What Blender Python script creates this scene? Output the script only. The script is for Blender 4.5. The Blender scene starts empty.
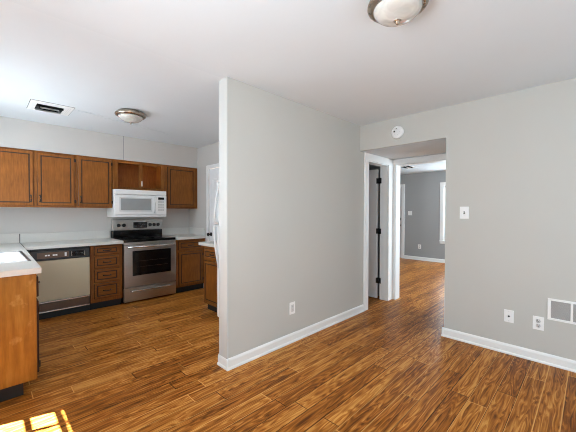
import bpy, bmesh, math, random
from mathutils import Vector, Matrix
random.seed(7)
S = bpy.context.scene
C = S.collection
PI = math.pi

# ------------------------------------------------------------------ camera, world, sun, daylight and fill, exposure
f_px, yaw, pitch, roll, cam_h = 304.93, 0.7836, -0.0155, 0.0024, 1.3293
cy_, sy_ = math.cos(yaw), math.sin(yaw)
fw = Vector((cy_*math.cos(pitch), sy_*math.cos(pitch), math.sin(pitch)))
rt = Vector((sy_, -cy_, 0)); up = rt.cross(fw)
r2 = rt*math.cos(roll) + up*math.sin(roll); u2 = -rt*math.sin(roll) + up*math.cos(roll)
cam = bpy.data.cameras.new('camera'); cam_o = bpy.data.objects.new('camera', cam); C.objects.link(cam_o)
cam.sensor_width = 36; cam.lens = f_px/576*36; cam.clip_start = 0.02
M = Matrix((r2, u2, -fw)).transposed().to_4x4(); M.translation = (0, 0, cam_h)
cam_o.matrix_world = M
S.camera = cam_o

w = bpy.data.worlds.new('world'); S.world = w; w.use_nodes = True
bg = w.node_tree.nodes['Background']
bg.inputs[0].default_value = (0.80, 0.90, 1.0, 1); bg.inputs[1].default_value = 1.2

def sun_light(direction, strength):
    l = bpy.data.lights.new('sun', 'SUN'); l.energy = strength; l.angle = 0.009; l.color = (.90, .97, 1.06)
    o = bpy.data.objects.new('sun', l); C.objects.link(o)
    o.rotation_euler = Vector(direction).to_track_quat('-Z', 'Y').to_euler(); o.location = (-3, 3, 6)
TAN_EL = 2.25
sun_light((0.957, -0.29, -TAN_EL), 190.0)

def daylight(name, loc, direction, sx, sy, power, col=(.76, .90, 1.0)):
    l = bpy.data.lights.new(name, 'AREA'); l.shape = 'RECTANGLE'; l.size = sx; l.size_y = sy; l.energy = power; l.color = col
    o = bpy.data.objects.new(name, l); C.objects.link(o); o.location = loc
    o.rotation_euler = Vector(direction).to_track_quat('-Z', 'Z').to_euler()
daylight('daylight_back', (1.5, -1.80, 1.20), (0, 1, .12), 2.5, 1.8, 48)
daylight('side_fill', (-0.52, 0.75, 1.5), (1, -.1, .1), .85, .95, 84)  # fill lamp in an added, unseen window, brightens the right wall
daylight('daylight_sun_window', (-0.62, 2.25, 1.4), (1, 0, .35), .85, 1.1, 3)
daylight('daylight_sink', (-0.55, 3.9, 1.55), (1, -.2, .12), 1.1, .8, 50)
daylight('daylight_living', (8.65, 2.1, 1.35), (-1, 0, 0), 1.0, 1.3, 80)
daylight('living_side_fill', (6.2, -0.75, 1.35), (0, 1, .2), 1.8, 1.4, 215)  # unseen side lamp, raised and tilted up to brighten the living room

vs = S.view_settings
S.display_settings.display_device = 'sRGB'
vs.view_transform = 'Standard'; vs.look = 'None'; vs.gamma = 1; vs.use_curve_mapping = False
vs.exposure = -0.27
S.cycles.use_denoising = True; S.cycles.filter_width = 1.0
S.cycles.max_bounces = 10; S.cycles.diffuse_bounces = 6; S.cycles.sample_clamp_indirect = 6
S.cycles.caustics_reflective = True; S.cycles.caustics_refractive = False; S.cycles.blur_glossy = 0.6

# ------------------------------------------------------------------ materials
def srgb(r, g, b):
    f = lambda c: (c/255/12.92) if c/255 <= .04045 else ((c/255+.055)/1.055)**2.4
    return (f(r), f(g), f(b), 1)
class N:
    def __init__(s, name):
        s.m = bpy.data.materials.new(name); s.m.use_nodes = True
        s.t = s.m.node_tree; s.b = s.t.nodes['Principled BSDF']
    def n(s, typ, **kw):
        x = s.t.nodes.new(typ)
        for k, v in kw.items(): setattr(x, k, v)
        return x
    def l(s, a, b): s.t.links.new(a, b)
    def math(s, op, a, b=None, c=None):
        x = s.n('ShaderNodeMath', operation=op)
        for i, v in enumerate((a, b, c)):
            if v is None: continue
            if isinstance(v, (int, float)): x.inputs[i].default_value = v
            else: s.l(v, x.inputs[i])
        return x.outputs[0]
    def coords(s, scale=(1, 1, 1), kind='Object'):
        tc = s.n('ShaderNodeTexCoord'); mp = s.n('ShaderNodeMapping'); mp.inputs['Scale'].default_value = scale
        s.l(tc.outputs[kind], mp.inputs[0]); return mp.outputs[0]
    def ramp(s, fac, stops):
        r = s.n('ShaderNodeValToRGB'); e = r.color_ramp.elements
        while len(e) < len(stops): e.new(.5)
        for q, (p, c) in zip(e, stops): q.position = p; q.color = c
        s.l(fac, r.inputs[0]); return r.outputs[0]
    def bump(s, h, strength, dist=.01):
        b = s.n('ShaderNodeBump'); b.inputs['Strength'].default_value = strength; b.inputs['Distance'].default_value = dist
        s.l(h, b.inputs['Height']); s.l(b.outputs[0], s.b.inputs['Normal'])

def plain(name, col, rough=.5, metal=0.0, vary=.04, scale=8, bump=0.0, bscale=200, spec=None, coat=0):
    m = N(name)
    no = m.n('ShaderNodeTexNoise'); no.inputs['Scale'].default_value = scale; no.inputs['Detail'].default_value = 3
    m.l(m.coords(), no.inputs['Vector'])
    lo = tuple(max(0, c*(1-vary)) for c in col[:3])+(1,); hi = tuple(min(1, c*(1+vary)) for c in col[:3])+(1,)
    m.l(m.ramp(no.outputs['Fac'], [(.3, lo), (.7, hi)]), m.b.inputs['Base Color'])
    m.b.inputs['Roughness'].default_value = rough; m.b.inputs['Metallic'].default_value = metal
    if spec is not None: m.b.inputs['Specular IOR Level'].default_value = spec
    if coat: m.b.inputs['Coat Weight'].default_value = coat
    if bump:
        n2 = m.n('ShaderNodeTexNoise'); n2.inputs['Scale'].default_value = bscale
        m.l(m.coords(), n2.inputs['Vector']); m.bump(n2.outputs['Fac'], bump, .002)
    return m.m

def wood(name, dark, mid, light, axis='Z', rough=.42, scale=1.0, wear=False):
    m = N(name)
    sc = {'Z': (90, 90, 9), 'X': (9, 90, 90)}[axis]
    a = m.n('ShaderNodeTexNoise'); a.inputs['Scale'].default_value = scale; a.inputs['Detail'].default_value = 5; a.inputs['Roughness'].default_value = .62
    m.l(m.coords(sc), a.inputs['Vector'])
    b = m.n('ShaderNodeTexNoise'); b.inputs['Scale'].default_value = 5; b.inputs['Detail'].default_value = 3
    m.l(m.coords(), b.inputs['Vector'])
    mix = m.math('ADD', m.math('MULTIPLY', a.outputs['Fac'], .65), m.math('MULTIPLY', b.outputs['Fac'], .35))
    col = m.ramp(mix, [(.33, dark), (.5, mid), (.68, light)])
    if wear:   # pale rubbed spots and scratches in the varnish
        c = m.n('ShaderNodeTexNoise'); c.inputs['Scale'].default_value = 7; c.inputs['Detail'].default_value = 6
        m.l(m.coords((1, 1, .8)), c.inputs['Vector'])
        fac = m.ramp(c.outputs['Fac'], [(.60, (0, 0, 0, 1)), (.72, (1, 1, 1, 1))])
        mx = m.n('ShaderNodeMixRGB'); m.l(m.math('MULTIPLY', fac, .6), mx.inputs[0]); m.l(col, mx.inputs[1]); mx.inputs[2].default_value = srgb(226, 176, 110)
        col = mx.outputs[0]
    m.l(col, m.b.inputs['Base Color']); m.b.inputs['Roughness'].default_value = rough
    m.b.inputs['Specular IOR Level'].default_value = .25
    m.bump(a.outputs['Fac'], .08, .002)
    return m.m

def floor_material():
    m = N('laminate_planks')
    W, L = .121, 1.22
    sep = m.n('ShaderNodeSeparateXYZ'); tc = m.n('ShaderNodeTexCoord'); m.l(tc.outputs['Object'], sep.inputs[0])
    x, y = sep.outputs[0], sep.outputs[1]
    yr = m.math('DIVIDE', y, W); row = m.math('FLOOR', yr)
    wn = m.n('ShaderNodeTexWhiteNoise', noise_dimensions='1D'); m.l(row, wn.inputs['W'])
    xs = m.math('ADD', m.math('DIVIDE', x, L), m.math('MULTIPLY', wn.outputs['Value'], 7.3))
    pid = m.math('FLOOR', xs)
    cmb = m.n('ShaderNodeCombineXYZ'); m.l(row, cmb.inputs[0]); m.l(pid, cmb.inputs[1])
    pn = m.n('ShaderNodeTexWhiteNoise', noise_dimensions='2D'); m.l(cmb.outputs[0], pn.inputs['Vector'])
    # grain, stretched along the plank, shifted per plank
    cg = m.n('ShaderNodeCombineXYZ')
    m.l(m.math('ADD', m.math('MULTIPLY', x, 1.5), m.math('MULTIPLY', pn.outputs['Value'], 37)), cg.inputs[0])
    m.l(m.math('ADD', m.math('MULTIPLY', y, 34), m.math('MULTIPLY', pn.outputs['Value'], 91)), cg.inputs[1])
    g1 = m.n('ShaderNodeTexNoise'); g1.inputs['Scale'].default_value = 1; g1.inputs['Detail'].default_value = 7; g1.inputs['Roughness'].default_value = .62; g1.inputs['Distortion'].default_value = .2
    m.l(cg.outputs[0], g1.inputs['Vector'])
    # cathedral figure: contour lines of a slow noise
    cc = m.n('ShaderNodeCombineXYZ')
    m.l(m.math('ADD', m.math('MULTIPLY', x, 1.1), m.math('MULTIPLY', pn.outputs['Value'], 53)), cc.inputs[0])
    m.l(m.math('ADD', m.math('MULTIPLY', y, 8), m.math('MULTIPLY', pn.outputs['Value'], 17)), cc.inputs[1])
    g2 = m.n('ShaderNodeTexNoise'); g2.inputs['Scale'].default_value = 1; g2.inputs['Detail'].default_value = 2
    m.l(cc.outputs[0], g2.inputs['Vector'])
    rings = m.math('SINE', m.math('MULTIPLY', g2.outputs['Fac'], 105))
    fine = m.n('ShaderNodeTexNoise'); fine.inputs['Scale'].default_value = 1; fine.inputs['Detail'].default_value = 5
    cf = m.n('ShaderNodeCombineXYZ'); m.l(m.math('MULTIPLY', x, 3.2), cf.inputs[0]); m.l(m.math('ADD', m.math('MULTIPLY', y, 95), m.math('MULTIPLY', rings, .6)), cf.inputs[1]); m.l(cf.outputs[0], fine.inputs['Vector'])
    v = m.math('ADD', m.math('MULTIPLY', g1.outputs['Fac'], .52), m.math('MULTIPLY', rings, .045))
    v = m.math('ADD', v, m.math('MULTIPLY', fine.outputs['Fac'], .44))
    v = m.math('ADD', v, m.math('MULTIPLY', m.math('SUBTRACT', pn.outputs['Value'], .5), .10))
    col = m.ramp(v, [(.31, srgb(84, 42, 11)), (.425, srgb(136, 78, 25)), (.505, srgb(170, 104, 40)), (.61, srgb(204, 145, 74))])
    # joints: dark in most rows, pale in others as painted bevel highlights
    fy = m.math('FRACT', yr); ey = m.math('MULTIPLY', m.math('MINIMUM', fy, m.math('SUBTRACT', 1, fy)), W)
    fx = m.math('FRACT', xs); ex = m.math('MULTIPLY', m.math('MINIMUM', fx, m.math('SUBTRACT', 1, fx)), L)
    e = m.math('MINIMUM', ex, ey)
    mr = m.n('ShaderNodeMapRange'); m.l(e, mr.inputs[0]); mr.inputs[1].default_value = .0012; mr.inputs[2].default_value = .0042
    mx = m.n('ShaderNodeMixRGB'); m.l(mr.outputs[0], mx.inputs[0]); 
    wr = m.n('ShaderNodeTexWhiteNoise', noise_dimensions='1D'); m.l(m.math('ADD', row, .37), wr.inputs['W'])
    m.l(m.ramp(wr.outputs['Value'], [(.55, srgb(56, 28, 8)), (.6, srgb(214, 160, 92))]), mx.inputs[1]); m.l(col, mx.inputs[2])
    m.l(mx.outputs[0], m.b.inputs['Base Color'])
    rr = m.n('ShaderNodeMapRange'); m.l(g1.outputs['Fac'], rr.inputs[0]); rr.inputs[3].default_value = .27; rr.inputs[4].default_value = .42
    m.l(rr.outputs[0], m.b.inputs['Roughness'])
    m.b.inputs['Specular IOR Level'].default_value = .10
    h = m.math('ADD', m.math('MULTIPLY', mr.outputs[0], 1.0), m.math('MULTIPLY', v, .25))
    m.bump(mr.outputs[0], .25, .0015)
    return m.m

def glass_material():
    m = N('window_glass')
    tr = m.n('ShaderNodeBsdfTransparent'); gl = m.n('ShaderNodeBsdfGlossy'); gl.inputs['Roughness'].default_value = .02
    mx = m.n('ShaderNodeMixShader'); mx.inputs[0].default_value = .05; m.l(tr.outputs[0], mx.inputs[1]); m.l(gl.outputs[0], mx.inputs[2])
    m.l(mx.outputs[0], m.t.nodes['Material Output'].inputs['Surface'])
    return m.m

def brushed(name, col, rough=.3, axis=(4, 300, 300)):
    m = N(name)
    a = m.n('ShaderNodeTexNoise'); a.inputs['Scale'].default_value = 1; a.inputs['Detail'].default_value = 2
    m.l(m.coords(axis), a.inputs['Vector'])
    m.l(m.ramp(a.outputs['Fac'], [(.3, tuple(c*.9 for c in col[:3])+(1,)), (.7, col)]), m.b.inputs['Base Color'])
    rr = m.n('ShaderNodeMapRange'); m.l(a.outputs['Fac'], rr.inputs[0]); rr.inputs[3].default_value = rough-.06; rr.inputs[4].default_value = rough+.08
    m.l(rr.outputs[0], m.b.inputs['Roughness']); m.b.inputs['Metallic'].default_value = 1
    return m.m

def perforated(name):
    """grey louvred register face: fine slanted slats drawn as a relief"""
    m = N(name)
    sep = m.n('ShaderNodeSeparateXYZ'); tc = m.n('ShaderNodeTexCoord'); m.l(tc.outputs['Object'], sep.inputs[0])
    s = m.math('FRACT', m.math('MULTIPLY', m.math('ADD', sep.outputs[2], m.math('MULTIPLY', sep.outputs[1], .8)), 150))
    m.l(m.ramp(s, [(.25, srgb(130, 130, 129)), (.5, srgb(200, 200, 198)), (.8, srgb(176, 176, 175))]), m.b.inputs['Base Color'])
    m.b.inputs['Roughness'].default_value = .5
    m.bump(s, .5, .003)
    return m.m

MAT = {
 'floor': floor_material(),
 'wall': plain('greige_wall_paint', srgb(196, 195, 189), .85, vary=.012, scale=2, bump=.05, bscale=160),
 'kwall': plain('kitchen_wall_paint', srgb(199, 195, 190), .8, vary=.012, scale=2, bump=.05, bscale=160),
 'ceil': plain('ceiling_paint', srgb(220, 226, 230), .8, vary=.015, scale=1.2, bump=.06, bscale=120),
 'kceil': plain('kitchen_ceiling_paint', srgb(221, 227, 231), .45, vary=.015, scale=1.2, bump=.03, bscale=30),
 'greywall': plain('grey_wall_paint', srgb(160, 161, 160), .85, vary=.012, scale=2),
 'trim': plain('white_trim_paint', srgb(238, 238, 236), .38, vary=.01, scale=3),
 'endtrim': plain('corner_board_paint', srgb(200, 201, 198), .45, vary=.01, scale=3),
 'door': plain('white_door_paint', srgb(240, 240, 240), .45, vary=.01, scale=3),
 'oak': wood('oak_cabinet', srgb(98, 54, 12), srgb(119, 69, 20), srgb(138, 84, 30), scale=.8),
 'oakx': wood('oak_cabinet_rail', srgb(98, 54, 12), srgb(119, 69, 20), srgb(138, 84, 30), axis='X', scale=.8),
 'oakin': wood('oak_cabinet_inside', srgb(122, 62, 20), srgb(150, 82, 28), srgb(170, 100, 40)),
 'ply': wood('varnished_plywood_panel', srgb(120, 74, 18), srgb(144, 94, 28), srgb(166, 114, 44), scale=.35, rough=.38, wear=True),
 'groove': plain('groove_glaze_edge_shade', srgb(40, 18, 7), .7),  # groove glaze, also the shade painted on door edges
 'bronze': plain('dark_bronze_hardware', srgb(28, 18, 13), .5, metal=.2),
 'counter': plain('white_laminate_worktop', srgb(212, 209, 203), .35, vary=.015, scale=60),
 'splash': plain('white_laminate_upstand', srgb(208, 205, 199), .4, vary=.015, scale=60),
 'seam': plain('dark_caulk_seam', srgb(70, 68, 66), .7),
 'white': plain('white_appliance_enamel', srgb(236, 236, 235), .28, vary=.008),
 'sink': plain('white_sink_enamel', srgb(244, 244, 244), .2, vary=.005),
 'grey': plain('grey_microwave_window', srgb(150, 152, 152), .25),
 'lgrey': plain('pale_grey_plastic', srgb(206, 207, 206), .4),
 'cream': plain('almond_enamel_door', srgb(192, 180, 152), .35, vary=.01),
 'brown': plain('brown_kick_panel', srgb(92, 66, 48), .4),
 'black': plain('black_plastic', srgb(20, 20, 21), .35),
 'toe': plain('black_toe_kick', srgb(24, 22, 22), .6),
 'gloss': plain('black_glass', srgb(9, 9, 10), .1, vary=0, spec=.35),
 'steel': brushed('stainless_steel', srgb(196, 194, 190), .3),
 'steelv': brushed('stainless_handle', srgb(214, 213, 210), .22),
 'nickel': brushed('brushed_nickel', srgb(172, 158, 142), .28, (60, 60, 60)),
 'rim': brushed('steel_sink_ring', srgb(110, 110, 112), .35),
 'shade': None,
 'dark': plain('duct_interior_black', srgb(14, 14, 14), .9),
 'plate': plain('white_wall_plate', srgb(244, 244, 242), .35, vary=.005),
 'slot': plain('dark_outlet_slot', srgb(48, 46, 44), .6),
 'register': perforated('register_louvres'),
 'display': plain('dark_display_glass', srgb(22, 22, 26), .12),
 'glass': glass_material(),
 'oven': plain('oven_window_glass', srgb(16, 14, 14), .1, vary=.1),
 'rack': plain('oven_rack_steel', srgb(58, 44, 36), .4, metal=.6),
}
sh = N('frosted_lamp_glass')
_a = sh.n('ShaderNodeTexNoise'); _a.inputs['Scale'].default_value = 9; _a.inputs['Detail'].default_value = 3; _a.inputs['Distortion'].default_value = 1.2
sh.l(sh.coords(), _a.inputs['Vector'])
sh.l(sh.ramp(_a.outputs['Fac'], [(.3, srgb(176, 172, 165)), (.7, srgb(216, 212, 205))]), sh.b.inputs['Base Color'])
sh.b.inputs['Roughness'].default_value = .25; sh.b.inputs['Subsurface Weight'].default_value = .15; sh.b.inputs['Coat Weight'].default_value = .4
MAT['shade'] = sh.m

# ------------------------------------------------------------------ mesh helpers
def box(bm, x0, x1, y0, y1, z0, z1, bev=0.0, seg=2, mi=0):
    r = bmesh.ops.create_cube(bm, size=1)
    vs_ = r['verts']
    for v in vs_: v.co = Vector(((x0+x1)/2+v.co.x*(x1-x0), (y0+y1)/2+v.co.y*(y1-y0), (z0+z1)/2+v.co.z*(z1-z0)))
    fs = list({f for v in vs_ for f in v.link_faces})
    for f_ in fs: f_.material_index = mi
    if bev > 0:
        es = list({e for v in vs_ for e in v.link_edges})
        q = bmesh.ops.bevel(bm, geom=es, offset=bev, segments=seg, profile=.5, affect='EDGES')
        for f_ in q['faces']: f_.material_index = mi
    return bm
def boxes(*args, **k):
    bm = bmesh.new()
    for a in args: box(bm, *a, **k)
    return bm
def lathe(bm, prof, n=40, axis='Z', at=(0, 0, 0), mi=0):
    """prof: list of (radius, height) turned about an axis"""
    rings = []
    def P(r, h, a):
        c, s = r*math.cos(a), r*math.sin(a)
        p = {'Z': (c, s, h), 'Y': (c, h, s), 'X': (h, c, s)}[axis]
        return Vector(p)+Vector(at)
    for r, h in prof:
        if r < 1e-6: rings.append([bm.verts.new(P(0, h, 0))])
        else: rings.append([bm.verts.new(P(r, h, 2*PI*i/n)) for i in range(n)])
    for A, B in zip(rings, rings[1:]):
        for i in range(n):
            j = (i+1) % n
            if len(A) == 1 and len(B) == 1: continue
            if len(A) == 1: f_ = bm.faces.new((A[0], B[i], B[j]))
            elif len(B) == 1: f_ = bm.faces.new((A[i], A[j], B[0]))
            else: f_ = bm.faces.new((A[i], A[j], B[j], B[i]))
            f_.material_index = mi; f_.smooth = True
    for Rr in (rings[0], rings[-1]):
        if len(Rr) > 1:
            try: bm.faces.new(Rr).material_index = mi
            except ValueError: pass
    bmesh.ops.recalc_face_normals(bm, faces=bm.faces)
    return bm
def tube(bm, pts, r, n=10, flat=1.0):
    pts = [Vector(p) for p in pts]; rings = []
    ref = None
    for i, p in enumerate(pts):
        d = (pts[min(i+1, len(pts)-1)]-pts[max(i-1, 0)]).normalized()
        if ref is None: ref = Vector((0, 0, 1)) if abs(d.z) < .9 else Vector((1, 0, 0))
        a = d.cross(ref).normalized(); b = d.cross(a).normalized()
        rings.append([bm.verts.new(p+a*r*math.cos(2*PI*k/n)+b*r*flat*math.sin(2*PI*k/n)) for k in range(n)])
    for A, B in zip(rings, rings[1:]):
        for k in range(n):
            f_ = bm.faces.new((A[k], A[(k+1) % n], B[(k+1) % n], B[k])); f_.smooth = True
    bm.faces.new(rings[0]); bm.faces.new(rings[-1])
    bmesh.ops.recalc_face_normals(bm, faces=bm.faces)
    return bm
def obj(name, bm, mats, parent=None, loc=None):
    me = bpy.data.meshes.new(name); bm.to_mesh(me); bm.free()
    for m in (mats if isinstance(mats, (list, tuple)) else [mats]): me.materials.append(MAT[m])
    o = bpy.data.objects.new(name, me); C.objects.link(o)
    if parent: o.parent = parent
    if loc: o.location = loc
    return o
def struct(name, bm, mats, parent=None):
    o = obj(name, bm, mats, parent)
    if not parent: o['kind'] = 'structure'
    return o
def tag(o, label, cat, group=None):
    o['label'] = label; o['category'] = cat
    if group: o['group'] = group
    return o
def thing(name, label, cat, loc=(0, 0, 0), rz=0, group=None):
    o = bpy.data.objects.new(name, None); C.objects.link(o); o.empty_display_size = .1
    o.location = loc; o.rotation_euler = (0, 0, rz)
    return tag(o, label, cat, group)
def dup(root, loc, label, rz=None):
    r = root.copy(); C.objects.link(r); r.location = loc; r['label'] = label
    if rz is not None: r.rotation_euler = (0, 0, rz)
    for ch in root.children:
        c = ch.copy(); C.objects.link(c); c.parent = r
        for g in ch.children:
            d = g.copy(); C.objects.link(d); d.parent = c
    return r
def quad_poly(bm, pts, z0, z1, bev=0):
    vs_ = [bm.verts.new((x, y, z0)) for x, y in pts]; f_ = bm.faces.new(vs_)
    r = bmesh.ops.extrude_face_region(bm, geom=[f_])
    for v in r['geom']:
        if isinstance(v, bmesh.types.BMVert): v.co.z = z1
    bmesh.ops.recalc_face_normals(bm, faces=bm.faces)
    if bev: bmesh.ops.bevel(bm, geom=list(bm.edges), offset=bev, segments=2, profile=.5, affect='EDGES')
    return bm
def wall_with_holes(axis, p0, p1, a0, a1, z0, z1, holes):
    """wall slab p0..p1 thick on `axis`, a0..a1 along the other, with rectangular openings (b0,b1,c0,c1)"""
    bm = bmesh.new()
    As = sorted({a0, a1, *[h[0] for h in holes], *[h[1] for h in holes]})
    Zs = sorted({z0, z1, *[h[2] for h in holes], *[h[3] for h in holes]})
    for i in range(len(As)-1):
        for j in range(len(Zs)-1):
            ca, cz = (As[i]+As[i+1])/2, (Zs[j]+Zs[j+1])/2
            if any(h[0] < ca < h[1] and h[2] < cz < h[3] for h in holes): continue
            if axis == 'x': box(bm, p0, p1, As[i], As[i+1], Zs[j], Zs[j+1])
            else: box(bm, As[i], As[i+1], p0, p1, Zs[j], Zs[j+1])
    bmesh.ops.remove_doubles(bm, verts=bm.verts, dist=1e-5)
    # drop the doubled inner faces between the cells
    seen = {}
    for f_ in list(bm.faces):
        k = tuple(sorted(v.index for v in f_.verts)); 
    bm.verts.index_update()
    for f_ in list(bm.faces):
        k = tuple(sorted(v.index for v in f_.verts)); seen.setdefault(k, []).append(f_)
    bmesh.ops.delete(bm, geom=[f_ for q in seen.values() if len(q) > 1 for f_ in q], context='FACES_ONLY')
    return bm

# ------------------------------------------------------------------ the setting
XL, XR, XK = -.34, 3.475, 2.693          # left wall, dining right wall, kitchen right wall
YP, YP2, YB, YBACK = 2.147, 2.264, 5.26, -1.6
XE, ZC = 1.4467, 2.44
XV, XV2, XF = 4.40, 4.52, 8.45           # far doorway wall, living room far wall
ZOP = 2.114
YOP = 1.103
YS = 4.944                               # bulkhead face above the upper cabinets
struct('floor', boxes((-.46, 8.6, -1.75, 5.4, -.08, 0)), 'floor')
struct('ceiling', boxes((-.46, XR+.117, -1.75, 2.20, ZC, ZC+.1)), 'ceil')
struct('ceiling_kitchen', boxes((-.46, XK+.12, 2.20, 5.4, ZC, ZC+.1)), 'kceil')
struct('ceiling_hall', boxes((XR+.03, XV+.12, .98, YP2+.02, ZOP, 2.54)), 'ceil')
struct('ceiling_living', boxes((XV, XF+.15, -.6, 5.0, 2.39, 2.54)), 'ceil')
struct('ceiling_closet', boxes((XK+.12, XV, YP2+.02, 3.4, ZC, ZC+.1)), 'ceil')

SUNW = (1.709, 2.759, .709, 2.201)
struct('wall_left', wall_with_holes('x', -.46, XL, -1.72, 5.38, 0, ZC, [SUNW, (.30, 1.20, 1.0, 2.02), (3.3, 4.5, 1.12, 2.02)]), 'kwall')
struct('wall_rear', wall_with_holes('y', YBACK-.12, YBACK, XL, XR, 0, ZC, [(.2, 2.8, .28, 2.12)]), 'wall')
struct('wall_right', wall_with_holes('x', XR, XR+.117, YBACK-.12, YOP, 0, ZC, []), 'wall')
struct('wall_header', boxes((XR, XR+.03, YOP, YP, ZOP, ZC)), 'wall')
struct('wall_hall_right', boxes((XR+.117, XV, YOP-.117, YOP, 0, ZOP)), 'wall')
CL = (3.68, 4.25, -.01, 2.015)           # closet opening
struct('wall_partition', wall_with_holes('y', YP, YP2, XE, XV+.12, 0, ZC, [CL]), 'wall')
struct('wall_kitchen_back', boxes((XL, XK+.12, YB, YB+.12, 0, ZC)), 'kwall')
struct('wall_kitchen_right', wall_with_holes('x', XK, XK+.12, YP2, YB, 0, ZC, [(3.78, 4.575, -.01, 2.045)]), 'kwall')
struct('wall_bulkhead', boxes((XL, XK, YS, YB, 2.085, ZC)), 'kwall')
struct('wall_hall_end', wall_with_holes('x', XV, XV2, YOP-.117, YP, 0, ZOP, [(1.23, 2.092, -.01, 2.03)]), 'greywall')
struct('wall_closet_back', boxes((XK+.12, XV, 3.3, 3.4, 0, ZC)), 'wall')
struct('wall_living_near', wall_with_holes('x', XV, XV2, YP2, 4.9, 0, ZC, []), 'greywall')
struct('wall_living_near_side', boxes((XV, XV2, -.6, YOP-.117, 0, ZC)), 'greywall')
struct('wall_living_far', wall_with_holes('x', XF, XF+.12, -.6, 5.0, 0, ZC, [(1.55, 2.72, .58, 2.0), (3.84, 4.65, -.01, 2.03)]), 'greywall')
struct('wall_living_left', boxes((XV, XF, 4.9, 5.0, 0, ZC)), 'greywall')
struct('wall_living_right', wall_with_holes('y', -.6, -.48, XV2, XF, 0, ZC, [(5.2, 7.2, .6, 2.0)]), 'greywall')

def base_profile(bm, p0, p1, nrm):
    """baseboard with eased top and a shoe, from p0 to p1 (floor points on the wall face), nrm = outward normal"""
    p0, p1, n = Vector((*p0, 0)), Vector((*p1, 0)), Vector((*nrm, 0))
    prof = [(0, 0), (.022, 0), (.022, .010), (.018, .018), (.013, .021), (.013, .072), (.010, .082), (.005, .090), (0, .092)]
    A = [bm.verts.new(p0+n*d+Vector((0, 0, z))) for d, z in prof]; B = [bm.verts.new(p1+n*d+Vector((0, 0, z))) for d, z in prof]
    k = len(prof)
    for i in range(k): bm.faces.new((A[i], A[(i+1) % k], B[(i+1) % k], B[i]))
    bm.faces.new(A); bm.faces.new(B)
    bmesh.ops.recalc_face_normals(bm, faces=bm.faces)
def board(name, *runs):
    bm = bmesh.new()
    for r in runs: base_profile(bm, *r)
    return struct(name, bm, 'trim')
board('baseboard_partition', ((XE-.02, YP), (3.577, YP), (0, -1)), ((XE, YP-.02), (XE, YP2+.02), (-1, 0)))
board('baseboard_right', ((XR, YBACK), (XR, YOP+.02), (-1, 0)), ((XR-.02, YOP), (XR+.117, YOP), (0, 1)))
board('baseboard_living', ((XF, 2.0), (XF, 3.75), (-1, 0)), ((XF, -.48), (XF, 1.9), (-1, 0)))
board('baseboard_rear', ((XL, YBACK), (XR, YBACK), (0, 1)))
board('baseboard_left', ((XL, YBACK), (XL, 2.86), (1, 0)))
# white corner board that caps the end of the partition
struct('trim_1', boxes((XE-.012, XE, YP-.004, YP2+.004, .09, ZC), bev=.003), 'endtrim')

# ---- closet doorway in the partition plane: casing, jamb, door standing open
bm = boxes((3.577, 3.682, YP-.018, YP, 0, 2.015), (4.25, XV-.002, YP-.018, YP, 0, 2.015), (3.577, XV-.002, YP-.018, YP, 2.015, ZOP-.004), bev=.004)
box(bm, 3.59, 3.60, YP-.024, YP-.017, 0, 2.11, bev=.003); box(bm, 3.68, 3.69, YP, YP2, 0, 2.015); box(bm, 4.24, 4.25, YP, YP2, 0, 2.015); box(bm, 3.69, 4.24, YP, YP2, 2.005, 2.015)
struct('trim_2', bm, 'trim')
def panel_door(name, w_, h_, t_, panels, mat='door'):
    """door leaf, hinge edge at x=0, front facing -Y, with raised mouldings round each panel"""
    bm = bmesh.new(); box(bm, 0, w_, 0, t_, 0, h_, bev=.002)
    for (x0, x1, z0, z1) in panels:
        for side in (0, 1):
            y0, y1 = ((-.006, .001) if side == 0 else (t_-.001, t_+.006))
            box(bm, x0, x1, y0, y1, z0, z0+.018, bev=.002); box(bm, x0, x1, y0, y1, z1-.018, z1, bev=.002)
            box(bm, x0, x0+.018, y0, y1, z0, z1, bev=.002); box(bm, x1-.018, x1, y0, y1, z0, z1, bev=.002)
            box(bm, x0+.045, x1-.045, y0+(.002 if side == 0 else 0), y1-(.002 if side else 0), z0+.045, z1-.045, bev=.002)
    o = struct(name, bm, mat); return o
d = struct('door_1', boxes((0, .52, 0, .035, 0, 1.955), bev=.002), 'door')
d.location = (4.203, 2.275, .012); d.rotation_euler = (0, 0, PI/2); d.location = (4.264, 2.306, .012)
for z in (.27, 1.02, 1.78):      # hinges at the jamb: barrel and two leaves
    bm = bmesh.new(); lathe(bm, [(.008, -.04), (.008, .04)], 12, at=(-.03, .036, z)); lathe(bm, [(.004, .04), (.006, .044), (0, .05)], 12, at=(-.03, .036, z))
    box(bm, -.062, .0, .006, .034, z-.04, z+.04); box(bm, -.006, .016, .034, .037, z-.04, z+.04)
    obj('hinge', bm, 'black', d)
bm = bmesh.new(); lathe(bm, [(.028, 0), (.028, -.006), (.011, -.012), (.011, -.03), (.026, -.042), (.028, -.055), (.02, -.066), (0, -.07)], 20, 'Y', at=(.46, 0, .93)); obj('door_knob', bm, 'bronze', d)

# ---- cased doorway to the living room
bm = boxes((XV-.018, XV, 2.082, YP-.004, 0, 2.03), (XV-.018, XV, 1.13, 1.23, 0, 2.03), (XV-.018, XV, 1.13, YP-.004, 2.03, ZOP-.004), bev=.004)
box(bm, XV-.024, XV-.017, YP-.022, YP-.012, 0, 2.105, bev=.002); box(bm, XV-.024, XV-.017, 1.13, YP-.012, 2.085, 2.10, bev=.002)
box(bm, XV, XV2, 2.082, 2.092, 0, 2.03); box(bm, XV, XV2, 1.23, 1.245, 0, 2.03); box(bm, XV, XV2, 1.245, 2.082, 2.022, 2.03)
struct('trim_3', bm, 'trim')

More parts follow.
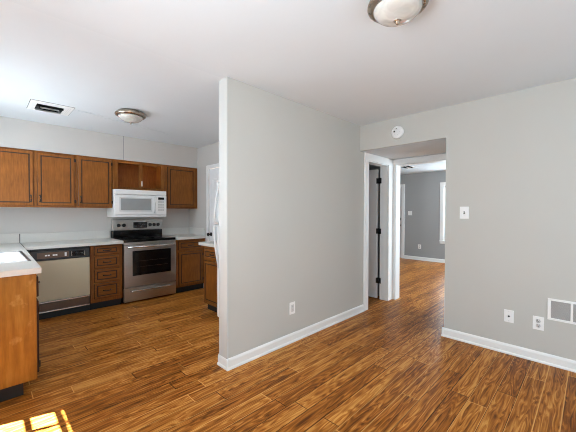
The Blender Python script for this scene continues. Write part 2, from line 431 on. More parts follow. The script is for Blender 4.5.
# ---- kitchen side door in the right wall
bm = boxes((XK-.016, XK, 4.565, 4.622, 0, 2.04), (XK-.016, XK, 3.72, 3.785, 0, 2.04), (XK-.016, XK, 3.72, 4.622, 2.035, 2.095), bev=.004)
struct('trim_4', bm, 'trim')
d = panel_door('door_2', .77, 2.02, .04, [(.10, .34, .2, .95), (.43, .67, .2, .95), (.10, .34, 1.1, 1.85), (.43, .67, 1.1, 1.85)])
d.location = (XK+.012, 4.565, .012); d.rotation_euler = (0, 0, -PI/2)
bm = bmesh.new(); lathe(bm, [(.032, 0), (.032, -.006), (.012, -.012), (.012, -.035), (.026, -.045), (.029, -.06), (.02, -.072), (0, -.076)], 20, 'Y', at=(.055, 0, .93)); obj('door_knob', bm, 'bronze', d)

# ---- living room entry door
bm = boxes((XF-.016, XF, 3.755, 3.84, 0, 2.03), (XF-.016, XF, 4.65, 4.735, 0, 2.03), (XF-.016, XF, 3.755, 4.735, 2.03, 2.10), bev=.004)
struct('trim_5', bm, 'trim')
d = panel_door('door_3', .79, 2.005, .045, [(.1, .35, .2, .9), (.44, .69, .2, .9), (.1, .35, 1.05, 1.85), (.44, .69, 1.05, 1.85)])
d.location = (XF+.01, 4.64, .014); d.rotation_euler = (0, 0, -PI/2)
bm = bmesh.new(); lathe(bm, [(.034, 0), (.034, -.006), (.013, -.012), (.013, -.04), (.028, -.05), (.03, -.066), (.02, -.078), (0, -.08)], 20, 'Y', at=(.735, 0, .92)); obj('door_knob', bm, 'black', d)
bm = bmesh.new(); lathe(bm, [(.034, 0), (.034, -.012), (.026, -.022), (0, -.024)], 20, 'Y', at=(.735, 0, 1.10)); obj('deadbolt', bm, 'black', d)

# ---- windows (frame with muntins, glass, stool)
def window(name, axis, p_out, p_in, a0, a1, z0, z1, cols, rows, inside, casing=.07, mw=.022, md=.03, rail=None):
    """axis: wall normal axis; glass sits near p_out; p_in is the room face; inside=+1/-1 sense of the room along axis"""
    def bx(bm, p0, p1, b0, b1, c0, c1, bev=0):
        p0, p1 = min(p0, p1), max(p0, p1)
        if axis == 'x': box(bm, p0, p1, b0, b1, c0, c1, bev)
        else: box(bm, b0, b1, p0, p1, c0, c1, bev)
    pg = p_out + inside*.015
    bm = bmesh.new(); fr_ = .03
    bx(bm, pg, pg+inside*md, a0, a0+fr_, z0, z1); bx(bm, pg, pg+inside*md, a1-fr_, a1, z0, z1)
    bx(bm, pg, pg+inside*md, a0, a1, z0, z0+fr_); bx(bm, pg, pg+inside*md, a0, a1, z1-fr_, z1)
    for i in range(1, cols):
        c = a0+fr_+(a1-a0-2*fr_)*i/cols; bx(bm, pg, pg+inside*md, c-mw/2, c+mw/2, z0+fr_, z1-fr_)
    for j in range(1, rows):
        c = z0+fr_+(z1-z0-2*fr_)*j/rows; bx(bm, pg, pg+inside*md, a0+fr_, a1-fr_, c-mw/2, c+mw/2)
    o = struct(name, bm, 'trim')
    bm = bmesh.new(); bx(bm, pg+inside*md*.45, pg+inside*md*.55, a0+fr_, a1-fr_, z0+fr_, z1-fr_); obj('pane', bm, 'glass', o)
    bm = bmesh.new(); t_ = p_in+inside*.016
    bx(bm, p_in, t_, a0-casing, a0, z0, z1, .003); bx(bm, p_in, t_, a1, a1+casing, z0, z1, .003); bx(bm, p_in, t_, a0-casing, a1+casing, z1, z1+casing, .003)
    obj('window_casing', bm, 'trim', o)
    bm = bmesh.new(); bx(bm, p_in, p_in+inside*.04, a0-casing, a1+casing, z0-.025, z0, .003); bx(bm, p_in, p_in+inside*.014, a0-casing, a1+casing, z0-.085, z0-.025, .003)
    obj('window_sill', bm, 'trim', o)
    return o
window('window_1', 'x', -.46, XL, *SUNW, 6, 4, 1)
struct('trim_8', boxes((-.720, -.46, -1.8, 5.4, 2.55, 2.68)), 'trim')      # roof eave outside the left wall
window('added_window_2', 'x', -.46, XL, .30, 1.20, 1.0, 2.02, 2, 2, 1)  # unseen window, kept to let fill light onto the right wall
window('window_3', 'x', -.46, XL, 3.3, 4.5, 1.12, 2.02, 2, 1, 1, casing=.06)
window('window_4', 'y', YBACK-.12, YBACK, .2, 2.8, .28, 2.12, 3, 1, 1)
window('window_5', 'x', XF+.12, XF, 1.55, 2.72, .58, 2.0, 2, 2, -1, casing=.09)
window('window_6', 'y', -.6, -.48, 5.2, 7.2, .6, 2.0, 3, 2, 1)
# thin seam batten across the kitchen ceiling
bm = bmesh.new(); quad_poly(bm, [(.69, 4.012), (1.95, 4.33), (1.95, 4.342), (.69, 4.024)], ZC-.004, ZC)
struct('trim_6', bm, 'ceil')
# thin joint strip on the bulkhead
struct('trim_7', boxes((1.491, 1.497, YS-.002, YS, 2.09, ZC)), 'grey')

# ------------------------------------------------------------------ cabinets
def routed_panel(x0, x1, z0, z1, t_=.018, inset=.031, groove=.013):
    """door / drawer front, back on y=0, front at y=-t_, with a routed dark groove and painted edge shade (material 1)"""
    bm = bmesh.new()
    def ring(i, y): return [bm.verts.new((x, y, z)) for x, z in ((x0+i, z0+i), (x1-i, z0+i), (x1-i, z1-i), (x0+i, z1-i))]
    R = [ring(0, 0), ring(0, -t_+.006), ring(.003, -t_+.002), ring(.006, -t_), ring(inset, -t_), ring(inset+.002, -t_+.005),
         ring(inset+groove-.002, -t_+.005), ring(inset+groove, -t_+.0005)]
    for k, (A, B) in enumerate(zip(R, R[1:])):
        for i in range(4):
            f_ = bm.faces.new((A[i], A[(i+1) % 4], B[(i+1) % 4], B[i])); f_.material_index = 1 if k in (0, 1, 4, 5, 6) else 0  # outer sides take the dark material as painted edge shadow
    bm.faces.new(R[-1]); bm.faces.new(R[0][::-1])
    bmesh.ops.recalc_face_normals(bm, faces=bm.faces)
    return bm
def pull(vertical, x, z, y=-.018, l=.075):
    """cast pull with two rosettes and a bowed grip"""
    bm = bmesh.new(); n = 9
    for s in (-1, 1):
        c = (x, y, z+s*l/2) if vertical else (x+s*l/2, y, z)
        lathe(bm, [(.010, 0), (.009, -.004), (.004, -.006), (.004, -.012)], 12, 'Y', at=c)
    pts = []
    for i in range(n):
        u = i/(n-1)*2-1; yy = y-.010-.014*(1-u*u); pts.append((x, yy, z+u*l/2) if vertical else (x+u*l/2, yy, z-.004*(1-u*u)))
    tube(bm, pts, .006, 8)
    return bm
def hinge(x, z, y=-.018):
    bm = bmesh.new(); lathe(bm, [(.004, -.024), (.004, .024)], 10, at=(x, y-.003, z)); box(bm, x-.010, x+.010, y-.0015, y+.0, z-.02, z+.02, bev=.0006)
    return bm
def frame_box(parent, w_, d_, h_, z0, mat='oak', top=True, name='cabinet_body'):
    bm = bmesh.new(); box(bm, -w_/2, w_/2, 0, d_, z0, h_, bev=.0015, seg=1); return obj(name, bm, mat, parent)
def add_door(p, x0, x1, z0, z1, hand=None, hz=None, hinge_x=None, pl=True, vert=True, inset=.034):
    d = obj('door', routed_panel(x0, x1, z0, z1, inset=inset), ['oak', 'groove'], p)
    if pl: obj('pull', pull(vert, hand, hz), 'bronze', d)
    if hinge_x is not None:
        for z in (z0+.06, z1-.06): obj('hinge', hinge(hinge_x, z), 'bronze', d)
    return d
def add_drawer(p, x0, x1, z0, z1, inset=.022):
    d = obj('drawer', routed_panel(x0, x1, z0, z1, inset=inset), ['oakx', 'groove'], p)
    obj('pull', pull(False, (x0+x1)/2, (z0+z1)/2, l=.085), 'bronze', d); return d

UZ0, UZ1 = 1.372, 2.083; UD = YB-YS-.002
# upper cabinets on the back wall (local x centred)
def upper(name, label, x0, x1, z0=UZ0):
    t = thing(name, label, 'cabinet', ((x0+x1)/2, YS, z0), 0, 'upper cabinets on the kitchen back wall'); return t, (x1-x0), lambda x: x-(x0+x1)/2
t, w_, X = upper('upper_cabinet', 'wide brown oak wall cabinet with two doors at the left end of the back wall', XL+.002, .905)
frame_box(t, w_, UD, UZ1-UZ0, 0)
add_door(t, X(.055), X(.456), .022, .695, X(.43), .11, X(.060)); add_door(t, X(.492), X(.879), .022, .690, X(.520), .11, X(.889))
t, w_, X = upper('upper_cabinet', 'brown oak wall cabinet with one door immediately left of the white microwave', .907, 1.340)
frame_box(t, w_, UD, UZ1-UZ0, 0)
add_door(t, X(.923), X(1.330), .022, .690, X(.952), .11, X(1.331))
# doorless short cabinet over the microwave, open at the front in two bays
t, w_, X = upper('upper_cabinet', 'short doorless brown cabinet with two empty open bays above the white microwave', 1.342, 2.10, 1.650)
H_ = UZ1-1.650
bm = bmesh.new()
box(bm, -w_/2, w_/2, UD-.012, UD, 0, H_); box(bm, -w_/2, -w_/2+.016, .018, UD-.012, 0, H_); box(bm, w_/2-.016, w_/2, .018, UD-.012, 0, H_)
box(bm, -w_/2+.016, w_/2-.016, .018, UD-.012, 0, .018); box(bm, -w_/2+.016, w_/2-.016, .018, UD-.012, H_-.018, H_); obj('cabinet_body', bm, 'oakin', t)
bm = bmesh.new()
for a in ((-w_/2, X(1.415), 0, H_), (X(2.05), w_/2, 0, H_), (X(1.712), X(1.764), .035, H_-.045)): box(bm, a[0], a[1], 0, .018, a[2], a[3], bev=.0015, seg=1)
box(bm, X(1.415), X(2.05), 0, .018, 0, .035, bev=.0015, seg=1); box(bm, X(1.415), X(2.05), 0, .018, H_-.045, H_, bev=.0015, seg=1); obj('face_frame', bm, 'oak', t)
bm = boxes((X(1.745), X(1.757), -.012, 0, .06, .14), bev=.002); box(bm, X(1.748), X(1.754), -.020, -.010, .085, .115, bev=.002)
o = obj('latch', bm, 'plate', t); o['label'] = 'white plastic latch on the middle stile'
t, w_, X = upper('upper_cabinet', 'brown oak wall cabinet with one door at the right end, past the microwave', 2.102, XK-.003)
frame_box(t, w_, UD, UZ1-UZ0, 0)
add_door(t, X(2.155), X(2.640), .022, .680, pl=False)

BY = 4.685; BD = YB-BY-.003       # base cabinet face plane
def toe(p, x0, x1, d_, h=.1, rec=.06): obj('toe_kick', boxes((x0, x1, rec, d_, 0, h)), 'toe', p)
t = thing('base_cabinet', 'narrow oak base cabinet with four drawers between dishwasher and oven range', 'cabinet', (1.197, BY, 0), 0, 'base cabinets in the kitchen')
frame_box(t, .388, BD, .868, .1); toe(t, -.194, .194, BD)
for z0, z1 in ((.735, .855), (.560, .715), (.372, .540), (.150, .352)): add_drawer(t, -.150, .150, z0, z1, .028)
t = thing('base_cabinet', 'oak base cabinet with one drawer over one door right of the oven range', 'cabinet', (2.431, BY, 0), 0, 'base cabinets in the kitchen')
frame_box(t, .518, BD, .868, .1); toe(t, -.259, .259, BD)
add_drawer(t, -.215, .20, .70, .845, .03); add_door(t, -.215, .20, .125, .665, .17, .60, pl=False, hinge_x=.21)
# cabinet beside the refrigerator, facing the sink run
t = thing('base_cabinet', 'oak base cabinet with drawer and door beside the white refrigerator', 'cabinet', (2.098, 3.448, 0), -PI/2, 'base cabinets in the kitchen')
frame_box(t, .474, .59, .868, .1); toe(t, -.237, .237, .59)
add_drawer(t, -.205, .205, .70, .835, .03); add_door(t, -.205, .205, .125, .675, .17, .60, pl=False)
# sink run: end panel of worn plywood towards the dining room
t = thing('base_cabinet', 'long sink base cabinet with a worn golden plywood end panel at left foreground', 'cabinet', (.275, 3.78, 0), PI/2, 'base cabinets in the kitchen')
obj('cabinet_body', boxes((-.889, .889, 0, .018, .097, .868), (-.889, -.871, .018, .61, .097, .868), (.871, .889, .018, .61, .097, .868), (-.871, .871, .592, .61, .097, .868), (-.871, .871, .018, .592, .097, .115)), 'oak', t); toe(t, -.889, .89, .612, .097, .075)
o = obj('end_panel', boxes((-.912, -.890, -.001, .612, .095, .869), bev=.002), 'ply', t); o['label'] = 'worn golden plywood end panel with pale scuffs'
for i, (x0, x1) in enumerate(((-.87, -.46), (-.44, -.03), (.0, .40))):
    add_door(t, x0, x1, .125, .66, x1-.03, .6, x0+.004, pl=(i > 0)); add_drawer(t, x0, x1, .69, .84, .03)

# ------------------------------------------------------------------ worktops
CZ0, CZ1 = .872, .912
t = thing('worktop', 'white laminate worktop of the sink run in the left foreground', 'worktop', (0, 0, 0), 0, 'white kitchen worktops')
SX0, SX1, SY0, SY1 = -.21, .272, 3.30, 4.11     # sink cut-out
bm = bmesh.new()
ed = lambda y: .304+(y-2.852)*.0165
for pts in ([(XL+.002, 2.852), (ed(2.852), 2.852), (ed(SY0), SY0), (XL+.002, SY0)], [(XL+.002, SY1), (ed(SY1), SY1), (ed(YB-.024), YB-.024), (XL+.002, YB-.024)],
            [(XL+.002, SY0), (SX0, SY0), (SX0, SY1), (XL+.002, SY1)], [(SX1, SY0), (ed(SY0), SY0), (ed(SY1), SY1), (SX1, SY1)]):
    quad_poly(bm, pts, CZ0, CZ1)
obj('worktop_slab', bm, 'counter', t)
obj('backsplash', boxes((XL+.002, .338, YB-.023, YB-.001, CZ0, 1.034), bev=.002), 'splash', t)
t = thing('worktop', 'white laminate worktop over the dishwasher and drawers on the back wall', 'worktop', (0, 0, 0), 0, 'white kitchen worktops')
bm = bmesh.new(); quad_poly(bm, [(.342, 4.625), (1.392, 4.625), (1.392, YB-.024), (.352, YB-.024)], CZ0, CZ1, .003); obj('worktop_slab', bm, 'counter', t)
obj('backsplash', boxes((.347, 1.392, YB-.023, YB-.001, CZ0, 1.030), bev=.002), 'splash', t)
bm = bmesh.new(); quad_poly(bm, [(.334, 4.625), (.341, 4.625), (.3515, YB-.024), (.3445, YB-.024)], CZ0, CZ1-.001); box(bm, .3385, .3465, YB-.021, YB-.001, CZ1, 1.028)
o = obj('seam', bm, 'seam', t); o['label'] = 'dark caulked seam'
t = thing('worktop', 'short white laminate worktop right of the oven range under the wall cabinet', 'worktop', (0, 0, 0), 0, 'white kitchen worktops')
obj('worktop_slab', boxes((2.172, XK-.002, 4.625, YB-.024, CZ0, CZ1), bev=.003), 'counter', t)
bm = boxes((2.172, XK-.002, YB-.023, YB-.001, CZ0, 1.030), bev=.002); box(bm, XK-.02, XK-.002, 4.655, YB-.024, CZ1, 1.030, bev=.002); obj('backsplash', bm, 'splash', t)
t = thing('worktop', 'small white laminate worktop beside the white refrigerator', 'worktop', (0, 0, 0), 0, 'white kitchen worktops')
obj('worktop_slab', boxes((2.055, XK-.002, 3.208, 3.75, CZ0, CZ1), bev=.003), 'counter', t)
obj('backsplash', boxes((XK-.022, XK-.003, 3.208, 3.70, CZ1, 1.03), bev=.002), 'splash', t)

# ------------------------------------------------------------------ sink
t = thing('kitchen_sink', 'white enamel double sink with steel ring in the left worktop', 'sink', (0, 0, CZ1))
def basin(x0, x1, y0, y1, dep):
    bm = bmesh.new()
    def ring(i, z): return [bm.verts.new((x, y, z)) for x, y in ((x0+i, y0+i), (x1-i, y0+i), (x1-i, y1-i), (x0+i, y1-i))]
    R = [ring(0, .002), ring(.006, -.006), ring(.016, -dep+.02), ring(.04, -dep)]
    Ro = [ring(-.006, .002), ring(0, -dep-.006)]
    for A, B in zip(R, R[1:]):
        for i in range(4): bm.faces.new((A[i], A[(i+1) % 4], B[(i+1) % 4], B[i]))
    bm.faces.new(R[-1])
    bmesh.ops.recalc_face_normals(bm, faces=bm.faces)
    for f_ in bm.faces: f_.normal_flip() if f_.normal.z < -.5 else None
    return bm
obj('basin', basin(SX0+.02, SX1-.02, SY0+.03, 3.69, .17), 'sink', t); obj('basin', basin(SX0+.02, SX1-.02, 3.72, SY1-.02, .17), 'sink', t)
bm = bmesh.new()
for a in ((SX0, SX0+.021, SY0, SY1), (SX1-.021, SX1, SY0, SY1), (SX0+.021, SX1-.021, SY0, SY0+.031), (SX0+.021, SX1-.021, SY1-.021, SY1), (SX0+.021, SX1-.021, 3.689, 3.721)): box(bm, a[0], a[1], a[2], a[3], -.006, .005, bev=.002)
obj('sink_deck', bm, 'sink', t)
bm = bmesh.new()
for a in ((SX1-.010, SX1+.012, SY0-.004, SY1+.012), (SX0-.012, SX1-.010, SY1, SY1+.012), (SX0-.012, SX0+.010, SY0-.004, SY1)): box(bm, a[0], a[1], a[2], a[3], 0, .0065, bev=.0015)
obj('sink_ring', bm, 'rim', t)

# ------------------------------------------------------------------ dishwasher
t = thing('dishwasher', 'almond dishwasher with black control strip and brown kick panel', 'dishwasher', (.695, BY, 0))
W2 = .302
obj('housing', boxes((-W2, W2, .012, BD, .1, .868)), 'black', t)
o = obj('door_panel', boxes((-W2+.003, W2-.003, -.014, .012, .225, .722), bev=.004), 'cream', t); o['label'] = 'almond enamel door'
p = obj('control_panel', boxes((-W2+.002, W2-.002, -.022, .012, .727, .850), bev=.005), 'black', t)
o = obj('control_strip', boxes((-.24, .075, -.0245, -.021, .752, .822), bev=.001), 'brown', p)
for k in range(2):
    for q in range(2): obj('button', boxes((-.165+k*.075+q*.026, -.145+k*.075+q*.026, -.029, -.0235, .778, .795), bev=.001), 'plate', p)
obj('button', boxes((.03, .05, -.029, -.0235, .765, .81), bev=.001), 'lgrey', p)
obj('dial_plate', boxes((.09, .245, -.0245, -.021, .752, .822), bev=.001), 'gloss', p)
bm = bmesh.new(); lathe(bm, [(.024, -.0235), (.022, -.040), (.018, -.044), (0, -.044)], 24, 'Y', at=(.165, 0, .787)); box(bm, .162, .168, -.047, -.043, .768, .806, bev=.001); obj('dial', bm, 'black', p)
for a in ((.235, .238, -.0255, -.0235, .757, .817), (.102, .105, -.0255, -.0235, .757, .817), (.195, .220, -.0255, -.0235, .785, .789)): obj('panel_mark', boxes(a), 'lgrey', p)
obj('kick_panel', boxes((-W2+.003, W2-.003, .006, .02, .105, .205), bev=.002), 'brown', t)
bm = boxes((-W2+.003, W2-.003, .0, .02, .207, .219), (-W2+.003, W2-.003, .0, .02, .090, .104), bev=.001); o = obj('kick_trim', bm, 'steelv', t)
obj('toe_kick', boxes((-W2, W2, .06, BD, 0, .1)), 'toe', t)

# ------------------------------------------------------------------ oven range
t = thing('oven_range', 'freestanding stainless steel electric range with black glass cooktop and oven window', 'range', (1.783, 4.672, 0))
RW = .380; RD = YB-4.672-.006
obj('range_body', boxes((-RW, RW, .03, RD, .012, .878)), 'black', t)
c = obj('cooktop', boxes((-RW-.002, RW+.002, .0, RD-.07, .878, .914), bev=.006), 'gloss', t)
for bx_, by_, br in ((-.19, .15, .10), (.19, .15, .082), (-.19, .39, .082), (.19, .39, .10)):
    bm = bmesh.new(); lathe(bm, [(br-.003, .9142), (br-.003, .9146), (br, .9146), (br, .9142)], 40, at=(bx_, by_, 0)); obj('burner_ring', bm, 'slot', c)
# oven door
dr = obj('oven_door', boxes((-RW+.002, RW-.002, -.022, .03, .232, .838), bev=.006), 'steel', t)
fr_ = obj('window_frame', boxes((-.268, .292, -.0255, -.02, .395, .752), bev=.004), 'gloss', dr)
obj('window_glass', boxes((-.232, .262, -.0275, -.0245, .43, .725), bev=.002), 'oven', dr)
bm = boxes((-.215, .245, -.0282, -.0272, .515, .519), (-.215, .245, -.0282, -.0272, .60, .604)); obj('rack_line', bm, 'rack', dr)
bm = bmesh.new(); tube(bm, [(-.335, -.062, .812), (.335, -.062, .812)], .013, 14); box(bm, -.345, -.315, -.066, -.018, .800, .824, bev=.004); box(bm, .315, .345, -.066, -.018, .800, .824, bev=.004); obj('handle', bm, 'steelv', dr)
obj('control_trim', boxes((-RW+.002, RW-.002, -.010, .03, .842, .877), bev=.004), 'steel', t)
dw = obj('storage_drawer', boxes((-RW+.002, RW-.002, -.022, .03, .028, .226), bev=.006), 'steel', t)
bm = bmesh.new(); pts = [(-.285+.57*i/12, -.045-.012*(1-(i/6-1)**2), .180) for i in range(13)]; tube(bm, pts, .011, 12, .9); box(bm, -.300, -.270, -.05, -.018, .170, .190, bev=.004); box(bm, .270, .300, -.05, -.018, .170, .190, bev=.004); obj('handle', bm, 'steelv', dw)
obj('foot', boxes((-RW+.03, -RW+.06, .05, .09, 0, .014)), 'black', t); obj('foot', boxes((RW-.06, RW-.03, .05, .09, 0, .014)), 'black', t)
obj('foot', boxes((-RW+.03, -RW+.06, .5, .54, 0, .014)), 'black', t); obj('foot', boxes((RW-.06, RW-.03, .5, .54, 0, .014)), 'black', t)
# backguard
bgd = obj('backguard', boxes((-RW, RW, RD-.075, RD-.001, .885, 1.024), bev=.003), 'gloss', t)
bm = boxes((-RW-.002, RW+.002, RD-.088, RD-.001, 1.022, 1.195), bev=.008); cp = obj('control_panel', bm, 'steel', t)
yk = RD-.088
obj('display', boxes((-.085, .125, yk-.003, yk+.002, 1.055, 1.150), bev=.002), 'display', cp)
bm = bmesh.new()
for i in range(6):
    for j in range(2): box(bm, -.072+i*.03 + (.01 if i > 2 else 0), -.054+i*.03 + (.01 if i > 2 else 0), yk-.004, yk-.002, 1.066+j*.022, 1.078+j*.022)
box(bm, -.012, .05, yk-.004, yk-.002, 1.118, 1.138); obj('display_button', bm, 'slot', cp)
for kx in (-.297, -.222, .175, .240, .306):
    bm = bmesh.new(); lathe(bm, [(.028, 0), (.027, -.006), (.021, -.010), (.019, -.026), (.016, -.030), (0, -.030)], 24, 'Y', at=(kx, yk, 1.104)); box(bm, kx-.003, kx+.003, yk-.034, yk-.028, 1.086, 1.122, bev=.001); obj('knob', bm, 'black', cp)

# ------------------------------------------------------------------ microwave under the open cabinet
t = thing('microwave', 'white over the range microwave hood with grey window hung beneath the open cabinet', 'microwave', (1.722, 4.868, 1.245))
MW, MH, MD = .376, .400, YB-4.868-.004
obj('microwave_body', boxes((-MW, MW, .03, MD, .006, MH), bev=.004), 'white', t)
g = obj('vent_grille', boxes((-MW, MW, -.016, .03, .328, MH), bev=.008), 'white', t)
dr = obj('door', boxes((-MW, .205, -.018, .03, .03, .322), bev=.008), 'white', t)
obj('window_frame', boxes((-.315, .150, -.0205, -.016, .075, .285), bev=.002), 'lgrey', dr)
obj('window_mesh', boxes((-.295, .130, -.0225, -.0195, .095, .268), bev=.002), 'grey', dr)
bm = bmesh.new(); tube(bm, [(.182, -.02, .06), (.182, -.048, .075), (.182, -.055, .12), (.182, -.055, .24), (.182, -.048, .285), (.182, -.02, .30)], .010, 12); obj('handle', bm, 'white', dr)
cp = obj('control_panel', boxes((.208, MW, -.018, .03, .03, .322), bev=.006), 'white', t)
obj('display', boxes((.242, .335, -.0205, -.016, .262, .298), bev=.001), 'display', cp)
for r_ in range(4):
    for c_ in range(3):
        obj('button', boxes((.242+c_*.033, .268+c_*.033, -.0205, -.0165, .212-r_*.042, .240-r_*.042), bev=.002), 'lgrey', cp)
bm = boxes((-MW-.001, MW+.001, -.012, MD, -.008, .028), bev=.006); obj('hood_base', bm, 'white', t)

# ------------------------------------------------------------------ refrigerator (only its front edge shows past the partition)
t = thing('refrigerator', 'white top freezer refrigerator partly hidden behind the partition wall', 'refrigerator', (2.033, 2.745, 0), -PI/2)
FW = .448
obj('refrigerator_body', boxes((-FW, FW, .025, .645, .02, 1.70), bev=.008), 'white', t)
a = obj('refrigerator_door', boxes((-FW, FW, -.045, .02, .055, 1.170), bev=.014, seg=3), 'white', t)
b = obj('freezer_door', boxes((-FW, FW, -.045, .02, 1.182, 1.70), bev=.014, seg=3), 'white', t)
hx = -FW+.055
bm = bmesh.new(); pts = [(hx, -.047-.062*math.sin(PI/2*min(1, u*1.0)), 1.655-u*.46) for u in [i/14 for i in range(15)]]; pts += [(hx, -.06, 1.188)]
tube(bm, pts, .014, 12, 1.1); box(bm, hx-.014, hx+.014, -.075, -.04, 1.64, 1.675, bev=.006); box(bm, hx-.012, hx+.012, -.11, -.04, 1.187, 1.205, bev=.004); obj('handle', bm, 'white', b)
bm = bmesh.new(); pts = [(hx, -.047-.062*math.cos(PI/2*u), 1.150-u*.50) for u in [i/14 for i in range(15)]]
tube(bm, pts, .014, 12, 1.1); box(bm, hx-.012, hx+.012, -.11, -.04, 1.148, 1.166, bev=.004); box(bm, hx-.014, hx+.014, -.06, -.04, .63, .66, bev=.006); obj('handle', bm, 'white', a)
obj('toe_grille', boxes((-FW+.01, FW-.01, -.02, .03, .0, .05), bev=.003), 'white', t)
obj('hinge_cap', boxes((FW-.09, FW-.02, -.03, .06, 1.70, 1.715), bev=.004), 'white', t)

# ------------------------------------------------------------------ ceiling lights
def flush_light(label, x, y, R, drop):
    t = thing('ceiling_light', label, 'ceiling light', (x, y, ZC), 0, 'flush ceiling lights')
    k = R/.155
    bm = bmesh.new(); lathe(bm, [(R*.80, 0), (R*.84, -.008), (R*.90, -.014), (R*.96, -.020), (R, -.030), (R, -.040), (R*.97, -.048), (R*.90, -.055), (R*.80, -.058), (R*.78, -.050)], 56)
    obj('base', bm, 'nickel', t)
    bm = bmesh.new(); lathe(bm, [(R*.80*math.cos(a), -.050-drop*math.sin(a)) for a in [PI/2*i/14 for i in range(14)]]+[(0, -.050-drop)], 56); obj('glass_shade', bm, 'shade', t)
    z = -.050-drop
    bm = bmesh.new(); lathe(bm, [(.020, z+.006), (.020, z+.001), (.015, z-.003), (.009, z-.006), (.011, z-.011), (.008, z-.016), (.003, z-.020), (0, z-.022)], 24); obj('finial', bm, 'nickel', t)
    return t
flush_light('nickel rimmed glass dome light on the kitchen ceiling beside the vent', 1.19, 3.685, .158, .068)
flush_light('large nickel rimmed glass dome light at the top edge of the dining ceiling', 1.538, .731, .152, .068)

# ------------------------------------------------------------------ ceiling vents
def ceiling_vent(label, x, y, sx, sy, z, op):
    t = thing('ceiling_vent', label, 'vent', (x, y, z))
    ox0, ox1, oy0, oy1 = op
    bm = bmesh.new()
    for a in ((-sx/2, ox0, -sy/2, sy/2), (ox1, sx/2, -sy/2, sy/2), (ox0, ox1, -sy/2, oy0), (ox0, ox1, oy1, sy/2)): box(bm, a[0], a[1], a[2], a[3], -.010, 0, bev=.002, seg=1)
    obj('frame', bm, 'trim', t)
    obj('outline_shade', boxes((-sx/2-.006, sx/2+.006, -sy/2-.006, sy/2+.006, -.003, -.0002)), 'grey', t)  # thin grey sheet, the shadow line round the frame put in as colour
    obj('duct_opening', boxes((ox0-.003, ox1+.003, oy0-.003, oy1+.003, -.0045, -.0032)), 'dark', t)
    n = 4
    for i in range(n):
        yy = oy0+(oy1-oy0)*(i+.6)/n
        bm = bmesh.new(); box(bm, ox0+.004+(.03 if i in (1, 2) else 0), ox1-.004-(.03 if i in (1, 2) else 0), -.016, .016, -.001, .001)
        bmesh.ops.rotate(bm, verts=bm.verts, cent=(0, 0, 0), matrix=Matrix.Rotation(math.radians(52), 3, 'X')); bmesh.ops.translate(bm, verts=bm.verts, vec=(0, yy, -.015))
        obj('louvre', bm, 'trim' if i in (1, 3) else 'dark', t)
    bm = bmesh.new()
    for k in range(3): box(bm, ox1+.014+k*.016, ox1+.019+k*.016, -sy/2+.03, sy/2-.03, -.010, -.005, bev=.001)
    obj('end_rib', bm, 'lgrey', t)
    return t
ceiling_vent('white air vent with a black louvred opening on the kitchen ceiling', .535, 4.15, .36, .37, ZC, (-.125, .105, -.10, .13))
ceiling_vent('small ceiling vent in the grey room seen through the doorway', 7.12, 3.12, .42, .30, 2.39, (-.16, .14, -.11, .11))

# ------------------------------------------------------------------ wall fittings
def plate(bm, w_, h_, t_=.006): box(bm, -t_, 0, -w_/2, w_/2, -h_/2, h_/2, bev=.002)
GP = 'wall plates on the pale right wall'
# toggle switch on the right wall (front faces -X)
t = thing('light_switch', 'white toggle light switch beside the doorway on the pale right wall', 'light switch', (XR, .922, 1.319))
bm = bmesh.new(); plate(bm, .082, .124); obj('plate', bm, 'plate', t)
bm = bmesh.new(); box(bm, -.0068, -.005, -.006, .006, -.013, .013); obj('toggle_slot', bm, 'slot', t)
bm = bmesh.new(); box(bm, -.016, -.005, -.004, .004, -.002, .010, bev=.0015); obj('toggle', bm, 'lgrey', t)
# cable plate
t = thing('cable_plate', 'white cable wall plate with a single dark jack, left of the outlet', 'wall plate', (XR, .538, .353))
bm = bmesh.new(); plate(bm, .074, .116); obj('plate', bm, 'plate', t)
bm = bmesh.new(); lathe(bm, [(.008, -.005), (.008, -.010), (.005, -.011), (.005, -.017), (0, -.017)], 16, 'X'); obj('jack', bm, 'slot', t)
for z in (-.042, .042):
    bm = bmesh.new(); lathe(bm, [(.003, -.0055), (.003, -.0075), (0, -.0078)], 10, 'X', at=(0, 0, z)); obj('screw', bm, 'lgrey', t)
def duplex(name, label, loc, rz=0):
    t = thing(name, label, 'outlet', loc, rz)
    bm = bmesh.new(); plate(bm, .078, .118); obj('plate', bm, 'plate', t)
    for s in (-1, 1):
        bm = bmesh.new(); lathe(bm, [(.017, -.005), (.017, -.0078), (0, -.008)], 24, 'X', at=(0, 0, s*.021)); r_ = obj('receptacle', bm, 'lgrey', t)
        bm = bmesh.new(); box(bm, -.0088, -.0075, .005, .0075, s*.021+.001, s*.021+.011); box(bm, -.0088, -.0075, -.0075, -.005, s*.021+.001, s*.021+.011); lathe(bm, [(.0032, -.0075), (.0032, -.0088), (0, -.0088)], 12, 'X', at=(0, 0, s*.021-.007)); obj('slot', bm, 'slot', r_)
    return t
duplex('outlet', 'white duplex outlet between the cable plate and the wall register', (XR, .324, .343))
# rocker-style outlet on the partition (front faces -Y)
t = thing('outlet', 'white outlet low on the grey partition wall above the baseboard', 'outlet', (2.217, YP, .346), PI/2)
bm = bmesh.new(); plate(bm, .080, .122); obj('plate', bm, 'plate', t)
bm = bmesh.new(); box(bm, -.0082, -.005, -.018, .018, -.036, .036, bev=.001); r_ = obj('receptacle', bm, 'lgrey', t)
for s in (-1, 1):
    for q in (-1, 1): obj('slot', boxes((-.0088, -.0080, q*.005-.001, q*.005+.001, s*.018-.002, s*.018+.007)), 'grey', r_)
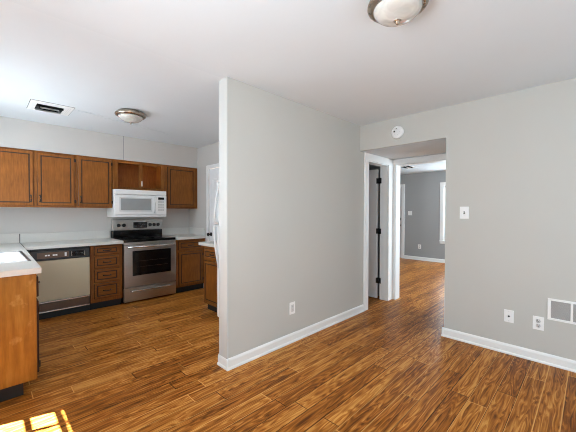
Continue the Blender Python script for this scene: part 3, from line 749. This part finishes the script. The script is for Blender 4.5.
# return-air register low on the right wall
t = thing('wall_register', 'white framed air register with grey louvres low on the right wall', 'vent', (XR, .108, .487))
bm = bmesh.new(); wv, hv = .31, .186
for a in ((-wv/2, wv/2, hv/2-.018, hv/2), (-wv/2, wv/2, -hv/2, -hv/2+.018), (-wv/2, -wv/2+.022, -hv/2+.018, hv/2-.018), (wv/2-.022, wv/2, -hv/2+.018, hv/2-.018), (-.008, .008, -hv/2+.018, hv/2-.018)): box(bm, -.010, 0, a[0], a[1], a[2], a[3], bev=.002)
obj('frame', bm, 'plate', t)
for s in (-1, 1):
    y0, y1 = sorted((s*.008, s*(wv/2-.022)))
    bm = bmesh.new(); box(bm, -.004, -.001, y0, y1, -hv/2+.018, hv/2-.018); obj('louvre_panel', bm, 'register', t)
# smoke detector above the opening
t = thing('smoke_detector', 'round white smoke detector on the wall above the hall opening', 'smoke detector', (XR, 1.634, 2.262))
bm = bmesh.new(); lathe(bm, [(.072, 0), (.074, -.006), (.073, -.018), (.066, -.026), (.05, -.031), (0, -.033)], 40, 'X'); obj('housing', bm, 'white', t)
bm = bmesh.new()
for a in range(10):
    an = a/10*2*PI; lathe(bm, [(.004, -.030), (.004, -.0322), (0, -.0325)], 8, 'X', at=(0, .034*math.cos(an), .034*math.sin(an)))
obj('sounder_slot', bm, 'lgrey', t)
bm = bmesh.new(); lathe(bm, [(.010, -.030), (.010, -.035), (0, -.036)], 14, 'X', at=(0, .030, .010)); obj('test_button', bm, 'slot', t)
bm = bmesh.new(); lathe(bm, [(.007, -.030), (.007, -.0345), (0, -.035)], 12, 'X', at=(0, .004, .040)); obj('indicator_light', bm, 'grey', t)
# grey room beyond the doorway
t = thing('light_switch', 'white double light switch on the grey far wall beside the entry door', 'light switch', (XF, 3.60, 1.285))
bm = bmesh.new(); plate(bm, .115, .118); obj('plate', bm, 'plate', t)
for q in (-1, 1): obj('toggle', boxes((-.014, -.005, q*.025-.004, q*.025+.004, -.006, .008), bev=.001), 'lgrey', t)
duplex('outlet', 'white duplex outlet low on the grey far wall through the doorway', (XF, 3.33, .37))
